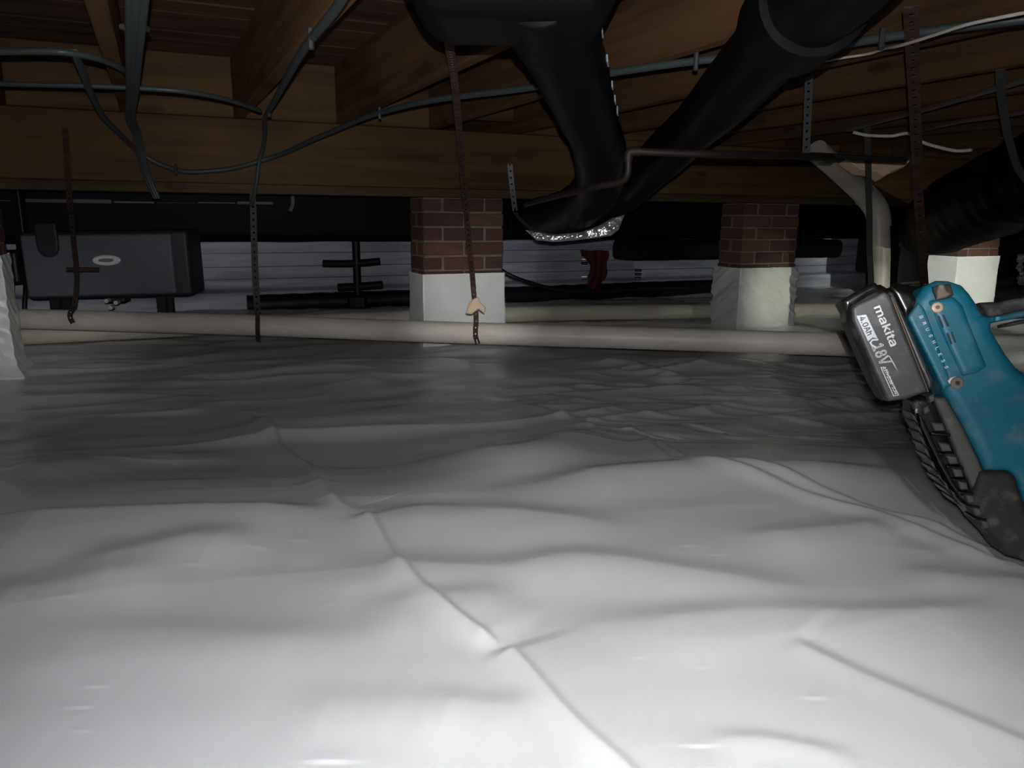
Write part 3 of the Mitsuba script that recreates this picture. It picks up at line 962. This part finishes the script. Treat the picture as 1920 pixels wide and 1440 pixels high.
fy = pipe_y(138) - 0.058
strap([at(121, 238, 2.84), at(128, 340, 2.86), at(136, 430, 3.0), at(141, 560, fy - 0.01), at(139, 575, fy - 0.01), at(131, 592, fy), at(137, 606, fy)], 0.021, 'rust', 'rusty hanger strap at the left, in front of the grey dehumidifier', group='rusty pipe hanger straps')
k = labels and [q for q in labels if q.startswith('hanger_strap')][-1]
obj('cross_band', mv(bbox(0.13, 0.003, 0.016), *at(155, 505, 3.02)), 'rust', k)
fy = pipe_y(480) - 0.047
strap([at(474, 362, 3.20), at(476, 440, 3.18), at(481, 560, 3.14), at(483, 585, 3.15)] , 0.026, 'strap_grey', 'dull grey hanger strap in front of the pale lined wall, left of the pipe manifold')
strap([at(483, 590, fy), at(483, 615, fy - 0.004), at(484, 640, fy + 0.01)], 0.018, 'rust', 'short end of strap under the suspended pipe, below the dull grey strap', holes=False)
fy = pipe_y(893) - 0.048
strap([at(838, 50, 1.44), at(848, 120, 1.78), at(858, 210, 2.12), at(868, 330, 2.48), at(880, 460, 2.76), at(888, 545, fy - 0.01), at(893, 600, fy - 0.005), at(891, 625, fy), at(896, 645, fy + 0.012)], 0.019, 'rust',
      'long rusty perforated strap hanging in front of the middle brick pier', group='rusty pipe hanger straps')
strap([at(1708, 12, 1.38), at(1712, 120, 1.60), at(1718, 260, 1.88), at(1722, 360, 2.06), at(1729, 478, 2.28), at(1735, 560, 2.5), at(1738, 640, 2.63)], 0.024, 'rust',
      'wide rusty perforated strap above the power tool, in front of the wide black duct', group='rusty pipe hanger straps', pitch_=0.034)
strap([at(1517, 140, 2.02), at(1514, 220, 2.12), at(1511, 292, 2.2)], 0.020, 'strap_grey', 'grey perforated strap hanging above the slanting plastic vent pipe')
strap([at(956, 308, 3.3), at(960, 350, 3.3), at(966, 396, 3.28)], 0.022, 'strap_grey', 'short grey strap at the lower left side of the black ducts')
strap([at(1626, 236, 3.3), at(1628, 316, 3.36), at(1630, 400, 3.42), at(1632, 500, 3.5), at(1634, 560, 3.5)], 0.026, 'strap_grey', 'thin grey strap hanging down the left side of the upright vent pipe', holes=False)
strap([at(1876, 130, 1.94), at(1879, 190, 2.1), at(1893, 265, 2.25), at(1918, 330, 2.38), at(1960, 380, 2.42)], 0.020, 'strap_grey', 'grey sling strap round the wide black duct at the right edge', holes=False)
strap([at(548, 368, 3.24), at(549, 382, 3.24), at(544, 396, 3.24)], 0.014, 'strap_grey', 'stub of grey strap peeping out under the beam left of the middle pier', holes=False)
strap([at(966, 398, 3.25), at(985, 420, 3.05), at(1004, 433, 2.95)], 0.018, 'strap_grey', 'grey sling curving under the joined ends of the black ducts', holes=False)

# torn scrap on the strap
k = thing('torn_scrap', 'torn tan scrap of paper caught on the rusty strap before the middle pier', 'scrap')
ps = [(873, 588), (879, 570), (886, 561), (896, 556), (900, 566), (911, 577), (908, 588), (897, 580), (884, 590)]
pts = np.array([at(x, y, 2.90) for x, y in ps])
ctr = pts.mean(0)
pl = Polygon([((p - ctr) @ right, (p - ctr) @ up) for p in pts]).buffer(0)
m = pillow(pl, 0.010, 0.0, 0.010, 0.008, 0.004, 0.012)
R3 = np.eye(4)
R3[:3, 0], R3[:3, 1], R3[:3, 2], R3[:3, 3] = right, up, -fwd, ctr
m.apply_transform(R3)
obj('paper', m, 'scrap', k, 30)

# ------------------------------------------------------------------ copper tube, black rod, vent pipe, wedge painted lit
k = thing('copper_tube', 'dark copper tube with an elbow, running level in front of the black ducts', 'tube')
obj('level_run', tube([at(1196, 284, 1.72), at(1300, 288, 1.73), at(1440, 291, 1.85), at(1560, 296, 2.12)], 0.008), 'copper', k)
obj('drop', tube([at(1178, 298, 1.72), at(1178, 320, 1.72), at(1172, 336, 1.73), at(1120, 350, 1.78), at(1050, 366, 1.95), at(985, 384, 2.3)], 0.0075), 'copper', k)
obj('elbow', tube([at(1200, 284, 1.72), at(1186, 284, 1.72), at(1179, 289, 1.72), at(1178, 302, 1.72)], 0.010), 'copper', k)
k = obj('steel_rod', tube([at(1480, 288, 2.24), at(1560, 292, 2.26), at(1700, 299, 2.3)], 0.0068), 'pipe_black')
tag(k, 'straight black rod lying level across the top of the slanting vent pipe', 'rod')
k = thing('vent_pipe', 'pale plastic vent pipe that slants down to the right and then drops upright', 'pipe')
obj('slanting_run', tube([at(1530, 282, 3.78), at(1560, 308, 3.85), at(1634, 378, 4.0)], 0.052, 20, 22), 'pvc_grey', k)
obj('elbow', tube([at(1622, 366, 3.98), at(1638, 384, 4.0), at(1646, 402, 4.0), at(1648, 424, 4.0)], 0.058, 24, 22), 'pvc_grey', k)
vb = at(1650, 560, 4.0)
obj('upright_run', tube([at(1647, 400, 4.0), at(1649, 470, 4.0), np.array([vb[0], 4.0, 0.0])], 0.052, 20, 22), 'pvc_grey', k)
k = thing('wood_wedge', 'wood wedge painted brightly lit under the black rod, right of the vent pipe', 'wood block')
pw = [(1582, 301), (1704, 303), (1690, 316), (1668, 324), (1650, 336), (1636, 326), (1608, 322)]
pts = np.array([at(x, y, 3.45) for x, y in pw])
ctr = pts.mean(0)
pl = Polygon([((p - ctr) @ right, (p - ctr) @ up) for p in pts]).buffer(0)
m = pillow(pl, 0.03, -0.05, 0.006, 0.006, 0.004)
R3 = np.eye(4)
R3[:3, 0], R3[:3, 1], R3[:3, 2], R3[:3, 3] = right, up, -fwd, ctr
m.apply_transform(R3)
obj('wood', m, 'wood_painted_lit', k, 30)

# ------------------------------------------------------------------ cables under the joists
def cable(pts, r, m, label, category='cable', staples=(), name='cable'):
    key = thing(name, label, category)
    P = np.array([at(*p) for p in pts])
    obj('sheath', tube(P, r, 14 * len(P), 12), m, key)
    for px, py, y in staples:
        c = at(px, py, y - r - 0.001)
        obj('staple', mv(bbox(0.010, 0.010, 0.040, 0.002), *c), 'staple', key)
    return key


cable([(140, 100, 1.72), (152, 128, 1.84), (172, 178, 2.15), (206, 232, 2.60), (252, 278, 2.93), (300, 308, 2.98), (352, 322, 3.04), (420, 318, 3.10), (500, 298, 3.17), (600, 256, 2.95), (710, 212, 2.64),
       (800, 190, 2.44), (860, 181, 2.36), (990, 165, 2.20), (1145, 137, 1.97), (1300, 115, 1.83), (1520, 92, 1.70), (1660, 70, 1.58), (1920, 36, 1.43), (2050, 20, 1.38)], 0.0088, 'cable_grey',
      'long grey cable looping across the beam and rising to the right under the joists', staples=((330, 318, 3.01), (712, 212, 2.64), (1305, 115, 1.82), (1654, 71, 1.58)))
cable([(-60, 98, 1.66), (0, 97, 1.66), (110, 97, 1.67), (190, 112, 1.75), (236, 134, 1.88)], 0.0062, 'cable_grey', 'upper of two level cables at the left, ending at the wide flat bundle')
cable([(-60, 155, 2.06), (0, 157, 2.07), (215, 163, 2.13), (340, 171, 2.18), (430, 188, 2.33), (488, 208, 2.55)], 0.0066, 'cable_grey', 'lower of two level cables at the left, curving to the slanting cable')
k = thing('cable_bundle', 'wide bundle of grey flat cables coming down at the left over the beam', 'cables')
Pc = [(257, -60, 1.08), (254, 20, 1.29), (250, 100, 1.60), (248, 165, 2.02), (252, 240, 2.74), (272, 320, 2.90), (294, 372, 2.93)]
for q, off in enumerate((-0.0115, 0.0, 0.0115)):
    P = np.array([at(*p) for p in Pc])
    P = P + np.array([off, 0.003 * abs(q - 1), 0]) * np.linspace(1, 0.65, len(P))[:, None]
    obj('cable', tube(P, 0.0072, 90, 12), 'cable_grey', k)
obj('tie', mv(bbox(0.044, 0.022, 0.009, 0.002), *at(252, 52, 1.40)), 'staple', k)
cable([(668, -50, 1.13), (640, 0, 1.29), (580, 78, 1.58), (520, 180, 2.27), (498, 218, 2.74), (489, 290, 3.10), (476, 368, 3.13), (470, 385, 3.16)], 0.0085, 'cable_grey', 'grey cable slanting down to the left along a joist and over the beam',
      staples=((583, 72, 1.55), (505, 208, 2.60)))
cable([(1466, 140, 2.02), (1490, 128, 1.96), (1560, 112, 1.84), (1640, 98, 1.75), (1700, 82, 1.50), (1800, 50, 1.34), (1930, 22, 1.24), (2000, 5, 1.2)], 0.0028, 'cable_pale', 'thin pale wire waving along the joists at the upper right')
cable([(1600, 248, 3.3), (1630, 254, 3.3), (1670, 255, 3.28), (1700, 250, 3.25), (1722, 263, 3.22), (1760, 276, 3.2), (1800, 283, 3.18), (1822, 281, 3.15)], 0.0065, 'wire_white', 'short white wire curling behind the wide rusty strap', 'wire')
cable([(1590, 243, 3.25), (1700, 214, 2.8), (1800, 186, 2.43), (1880, 162, 2.19), (1990, 130, 1.95)], 0.009, 'conduit', 'dull pipe running up to the right under the joists, upper of two', 'conduit', name='conduit')
cable([(1730, 244, 3.35), (1800, 228, 3.05), (1888, 216, 2.85), (1990, 196, 2.6)], 0.009, 'conduit', 'dull pipe running up to the right under the joists, lower of two', 'conduit', name='conduit')

# clear plastic shred hanging at the right edge
k = thing('plastic_shred', 'shiny crumpled strip of clear plastic hanging at the right edge of the photo', 'plastic')
P = np.array([at(1914, 476, 2.6), at(1912, 500, 2.6), at(1916, 515, 2.58), at(1914, 532, 2.6)])
obj('strip', sweep(smooth_path(P, 24), circ(0.009, 6), scale=1 + 0.7 * rng.uniform(-1, 1, 24)), 'foil', k, False)

# ------------------------------------------------------------------ cordless tool leaning at the right
TD = 1.02
tk = thing('power_tool', 'dirty teal and black cordless power tool standing on the white sheeting at the right', 'power tool')
S = TD / F * 1.12
tc = C + ray(1790, 760) * TD
tw = -ray(1385, 690) / np.linalg.norm(ray(1385, 690))
tu = np.cross(up, tw)
tu /= np.linalg.norm(tu)
tv = np.cross(tw, tu)
TM = np.eye(4)
TM[:3, 0], TM[:3, 1], TM[:3, 2], TM[:3, 3] = tu, tv, tw, tc


def L2(pts):
    """photo points of the tool's face, in the face's own plane"""
    out = []
    for x, y in pts:
        r = ray(x, y)
        q = C + r * (((tc - C) @ tw) / (r @ tw)) - tc
        out.append((float(q @ tu), float(q @ tv)))
    return out


def z6(pts):
    return [(1560 + x / 5.54, 500 + y / 5.54) for x, y in pts]


def z7(pts):
    return [(1720 + x / 5.54, 500 + y / 5.54) for x, y in pts]


def z8(pts):
    return [(1700 + x / 4.5, 740 + y / 4.5) for x, y in pts]


def tp_(poly, top, bot, r, h=None, step=None, round_=0.0):
    g = Polygon(L2(poly)) if not isinstance(poly, Polygon) else poly
    g = g.buffer(0)
    if round_:
        g = g.buffer(-round_).buffer(2 * round_).buffer(-round_)
    m = pillow(g, top, bot, r, h, step)
    m.apply_transform(TM)
    return m


# battery
bat = f'{tk}__battery'
obj('case', tp_(z6([(145, 420), (185, 330), (380, 205), (520, 172), (640, 240), (770, 500), (900, 800), (1085, 1205), (1060, 1270), (1000, 1310), (760, 1385), (600, 1405), (545, 1370), (440, 1190), (250, 760), (160, 560)]), -0.004, -0.070, 0.012, round_=0.003), 'tool_gloss', bat, 50)
obj('label_panel', tp_(z6([(205, 430), (255, 385), (545, 258), (600, 300), (1000, 1295), (760, 1378), (600, 1395), (560, 1350), (470, 1160), (215, 560)]), 0.002, -0.02, 0.004, round_=0.002), 'label_panel', bat, 50, 'dark grey label face')
obj('shoulder', tp_(z6([(575, 258), (640, 262), (760, 520), (1068, 1200), (1050, 1260), (1005, 1285), (612, 330)]), 0.000, -0.03, 0.005, round_=0.002), 'tool_battery', bat, 50)
obj('bumper', tp_(z6([(95, 350), (180, 300), (375, 190), (460, 160), (525, 240), (380, 300), (200, 420), (160, 470), (135, 420)]), -0.001, -0.075, 0.006, round_=0.002), 'tool_gloss', bat, 50)
obj('slide_rail', tp_(z6([(620, 180), (860, 255), (920, 350), (790, 540), (770, 500), (640, 240)]), -0.012, -0.06, 0.006, round_=0.002), 'tool_gloss', bat, 50)
obj('seam_line', tp_(z6([(612, 318), (622, 318), (1004, 1300), (994, 1300)]), 0.0026, -0.01, 0.0006), 'mud', bat, 30, 'thin dusty seam')

FACE = 0.0022


def letters(text, p0, p1, h, w, bold=True, m='print_white', parent=bat, name='lettering', dz=0.0005, outline=0.0):
    """Flat print whose baseline runs from photo point p0 to p1 along the tool."""
    a, b = np.array(L2([p0, p1]))
    t = meshkit.text_mesh(text, h * S, dz, bold)
    (x0, y0, _), (x1, y1, _) = t.bounds
    L = np.linalg.norm(b - a)
    t.apply_translation([-(x0 + x1) / 2, -(y0 + y1) / 2, 0])
    t.apply_scale([L / (x1 - x0), 1, 1])
    if outline:
        tri = t.triangles[t.face_normals[:, 2] > 0.9]
        g = shapely.union_all([Polygon(q[:, :2]) for q in tri]).buffer(0.0001).buffer(-0.0001)
        g = g.difference(g.buffer(-outline))
        t = cat([trimesh.creation.extrude_polygon(q, dz, engine='earcut') for q in getattr(g, 'geoms', [g]) if q.area > 1e-8])
    t.apply_translation([L / 2, (y1 - y0) / 2, 0])
    M = np.eye(4)
    d = (b - a) / L
    M[:2, 0], M[:2, 1], M[:3, 3] = d, [-d[1], d[0]], [a[0], a[1], w]
    t.apply_transform(M)
    t.apply_transform(TM)
    return obj(name, t, m, parent, False, f'printed lettering reading {text}' if len(text) > 1 else None)


letters('makita', (1637, 577), (1669, 651), 13.0, FACE)
obj('label_box', tp_(z6([(250, 512), (352, 498), (474, 752), (420, 735), (372, 778)]), FACE + 0.0006, 0.0, 0.0004), 'print_silver', bat, 30, 'pale printed box')
letters('4.0Ah', (1609.5, 596.5), (1626, 630), 9.0, FACE + 0.0007, True, 'print_dark')
arc = LineString(L2(z6([(470, 760), (420, 760), (395, 790), (410, 815), (450, 835)]))).buffer(0.0011)
obj('label_arc', tp_(arc, FACE + 0.0006, 0.0, 0.0003), 'print_white', bat, 30)
letters('18V', (1633, 650), (1650, 687), 17.5, FACE, True, 'print_white', outline=0.00075)
obj('label_swoosh', tp_(z6([(585, 925), (598, 930), (640, 1000), (682, 1092), (628, 1005)]), FACE + 0.0006, 0.0, 0.0003), 'print_white', bat, 30)
outer = Polygon(L2(z6([(500, 1046), (541, 1038), (694, 1335), (632, 1346)])))
frame_ = outer.difference(outer.buffer(-0.0010))
fr = trimesh.creation.extrude_polygon(frame_, 0.0005, engine='earcut')
fr.apply_translation([0, 0, FACE])
fr.apply_transform(TM)
obj('label_frame', fr, 'print_white', bat, False)
letters('LITHIUM-ION', (1654.6, 690.5), (1676.6, 739.5), 5.2, FACE, True, 'print_white')

# body
body = [(1717, 575), (1722, 556), (1737, 534), (1760, 524), (1783, 525), (1808, 533), (1822, 548), (1836, 568), (1846, 588), (1856, 592), (1875, 591), (1930, 578), (2010, 566), (2050, 580),
        (2062, 640), (2076, 720), (2092, 900), (2080, 1000), (1990, 1010), (1935, 975), (1918, 935), (1908, 905), (1894, 888), (1850, 885), (1838, 860), (1806, 795), (1774, 742), (1755, 702), (1703, 594)]
hole = [(1864, 604), (1880, 602), (1935, 592), (1985, 588), (2005, 640), (2000, 720), (1945, 715), (1912, 690), (1893, 666), (1864, 618)]
g = Polygon(L2(body)).buffer(0)
g = g.buffer(-0.003).buffer(0.006).buffer(-0.003)
hp = Polygon(L2(hole)).buffer(-0.003).buffer(0.003)
# the handle's opening is cut through: outline with a hair-thin slit to the right, closed by the handle's strut
slit = Polygon(L2([(1990, 640), (2200, 640), (2200, 641), (1990, 641)]))
m = pillow(g.difference(hp.union(slit)), -0.004, -0.072, 0.014, 0.012, 0.004)
m.apply_transform(TM)
obj('housing', m, 'tool_teal', tk, 50)
obj('side_panel', tp_(z7([(112, 350), (380, 305), (480, 400), (570, 640), (735, 1040), (620, 1110), (475, 1145), (400, 1000), (305, 800), (200, 560)]), 0.0005, -0.02, 0.007, 0.006, 0.003, 0.003), 'tool_teal', tk, 50)
obj('battery_collar', tp_([(1703, 594), (1724, 566), (1735, 580), (1752, 625), (1772, 680), (1786, 722), (1770, 732), (1757, 704)], -0.0015, -0.05, 0.004, 0.003, 0.002, 0.002), 'tool_teal', tk, 50)
rec = obj('recess', tp_(z7([(160, 210), (215, 190), (345, 180), (378, 290), (350, 315), (200, 350), (165, 260)]), 0.0012, -0.02, 0.003, 0.002, 0.002), 'tool_rubber', tk, 40, 'dark recess at the top')
obj('dirt_lump', tp_(z7([(195, 260), (225, 190), (270, 180), (300, 250), (350, 285), (300, 320), (200, 345)]), 0.0035, 0.0, 0.004, 0.003, 0.002), 'dirt_screw', rec, 40, 'lump of dried mud')
for (x, y, r, mm) in ((1757, 576.5, 9.5, 'screw'), (1794, 718, 10.0, 'dirt_screw')):
    cpt = Point(L2([(x, y)])[0])
    sk = obj('screw', tp_(cpt.buffer(r * S), 0.0035, -0.01, 0.002, 0.0015, 0.0015), mm, tk, 40)
    obj('socket', tp_(cpt.buffer(r * S * 0.35), 0.0042, 0.0, 0.0006, 0.0006, 0.0006), 'mud' if mm == 'screw' else 'tool_rubber', sk, 40)
obj('scuff', tp_([(1777, 714), (1782, 708), (1792, 706), (1797, 709), (1786, 716), (1781, 720)], 0.0012, -0.006, 0.001, 0.0008, 0.001), 'print_white', tk, 40, 'white scuff by the lower screw')
for q in ([(212, 515), (228, 510), (275, 625), (258, 635)], [(255, 500), (275, 500), (330, 615), (305, 620)], [(300, 690), (318, 685), (362, 800), (345, 806)], [(345, 680), (362, 678), (400, 785), (384, 792)]):
    obj('vent_slot', tp_(z7(q), 0.0013, -0.01, 0.0006, 0.0005, 0.0008), 'black_plastic', tk, 30)
bx = np.linspace(1724.5, 1771.5, 9)
by = np.linspace(596, 690, 9)
for ch, x, y in zip('BRUSHLESS', bx, by):
    letters(ch, (x - 1.2, y - 2.4), (x + 0.9, y + 1.8), 5.4, -0.0006, True, 'print_silver', tk, dz=0.0006)
# grip above the opening
obj('grip', tp_([(1842, 566), (1880, 564), (1930, 554), (2020, 545), (2050, 575), (2010, 568), (1930, 580), (1876, 592), (1858, 593)], -0.008, -0.066, 0.008, 0.006, 0.004), 'tool_rubber', tk, 50, 'black rubber grip')
obj('handle_strut', tp_([(1985, 600), (2062, 600), (2085, 720), (1995, 725)], -0.006, -0.07, 0.010, 0.008, 0.004, 0.004), 'tool_teal', tk, 50)
obj('trigger', tp_([(1892, 606), (1935, 596), (1938, 603), (1894, 612)], -0.012, -0.05, 0.003, 0.003, 0.002), 'tool_rubber', tk, 40)
# edge strip, rubber boot, treaded pad
obj('edge_strip', tp_([(1752, 745), (1776, 745), (1808, 800), (1838, 862), (1848, 886), (1846, 935), (1830, 930), (1800, 862), (1776, 800)], -0.006, -0.062, 0.006, 0.005, 0.003, 0.002), 'tool_edge', tk, 50, 'grey worn edge strip')
boot_ = [(1838, 884), (1893, 884), (1906, 895), (1916, 925), (1934, 972), (1990, 1006), (2080, 996), (2120, 1050), (2060, 1098), (1985, 1085), (1920, 1052), (1888, 1043), (1868, 1016), (1838, 985), (1815, 945)]
obj('rubber_boot', tp_(boot_, 0.000, -0.078, 0.010, 0.008, 0.004, 0.002), 'tool_rubber', tk, 50, 'scuffed black rubber boot')
pad = [(1714, 752), (1735, 742), (1758, 752), (1772, 795), (1800, 860), (1828, 915), (1850, 960), (1872, 1014), (1845, 992), (1806, 942), (1786, 915), (1762, 880), (1742, 845), (1725, 805), (1712, 778)]
pk = obj('tread_pad', tp_(pad, -0.014, -0.074, 0.008, 0.006, 0.004, 0.002), 'tool_gloss', tk, 50, 'black rubber pad with cross lugs')
ca = np.array([(1757, 800), (1770, 838), (1784, 862), (1794, 886), (1804, 910), (1818, 935), (1832, 959), (1846, 983)], float)
for q, (x, y) in enumerate(ca):
    w_ = 1.0 - 0.055 * q
    lug = [(x - 12 * w_, y - 9), (x + 11 * w_, y - 6), (x + 16 * w_, y + 8), (x - 4 * w_, y + 9)]
    obj('lug', tp_(lug, 0.002, -0.03, 0.003, 0.003, 0.0015), 'tool_lug', pk, 40)
    if q < 7:
        bar_ = [(x - 14 * w_, y + 10), (x + 24 * w_, y + 13), (x + 25 * w_, y + 18), (x - 9 * w_, y + 15)]
        obj('rib', tp_(bar_, 0.004, -0.04, 0.002, 0.0015, 0.0012), 'tool_gloss', pk, 40)
cb = np.array([(1716, 786), (1724, 806), (1731, 828), (1739, 850), (1750, 873), (1761, 893), (1775, 913), (1790, 931)], float)
for q, (x, y) in enumerate(cb):
    lug = [(x - 7, y - 13), (x + 3, y - 5), (x + 10, y + 13), (x + 1, y + 6)]
    obj('side_lug', tp_(lug, -0.004, -0.06, 0.003, 0.003, 0.0015), 'tool_lug', pk, 40)
    spur = [(x - 4, y + 3), (x + 1, y + 4), (x + 14, y + 18), (x + 8, y + 17), (x - 1, y + 9)]
    obj('spur', tp_(spur, -0.001, -0.06, 0.002, 0.002, 0.0012), 'tool_gloss', pk, 40)
ridge = [(1722, 775), (1734, 790), (1752, 830), (1772, 872), (1790, 905), (1806, 930), (1800, 932), (1782, 908), (1764, 876), (1744, 836), (1726, 798)]
obj('centre_ridge', tp_(ridge, 0.001, -0.05, 0.002, 0.002, 0.0012), 'tool_gloss', pk, 40)
for x, y in ((1719, 759), (1737, 768), (1747, 747)):
    lug = [(x - 6, y - 4), (x + 4, y - 9), (x + 8, y + 3), (x - 3, y + 9)]
    obj('top_lug', tp_(lug, 0.001, -0.05, 0.003, 0.003, 0.0015), 'tool_lug', pk, 40)
pn = C + ray(1990, 1085) * TD
print('tool foot', pn, 'floor', gz(pn[0], pn[1]))
print(len(scene), 'entries')
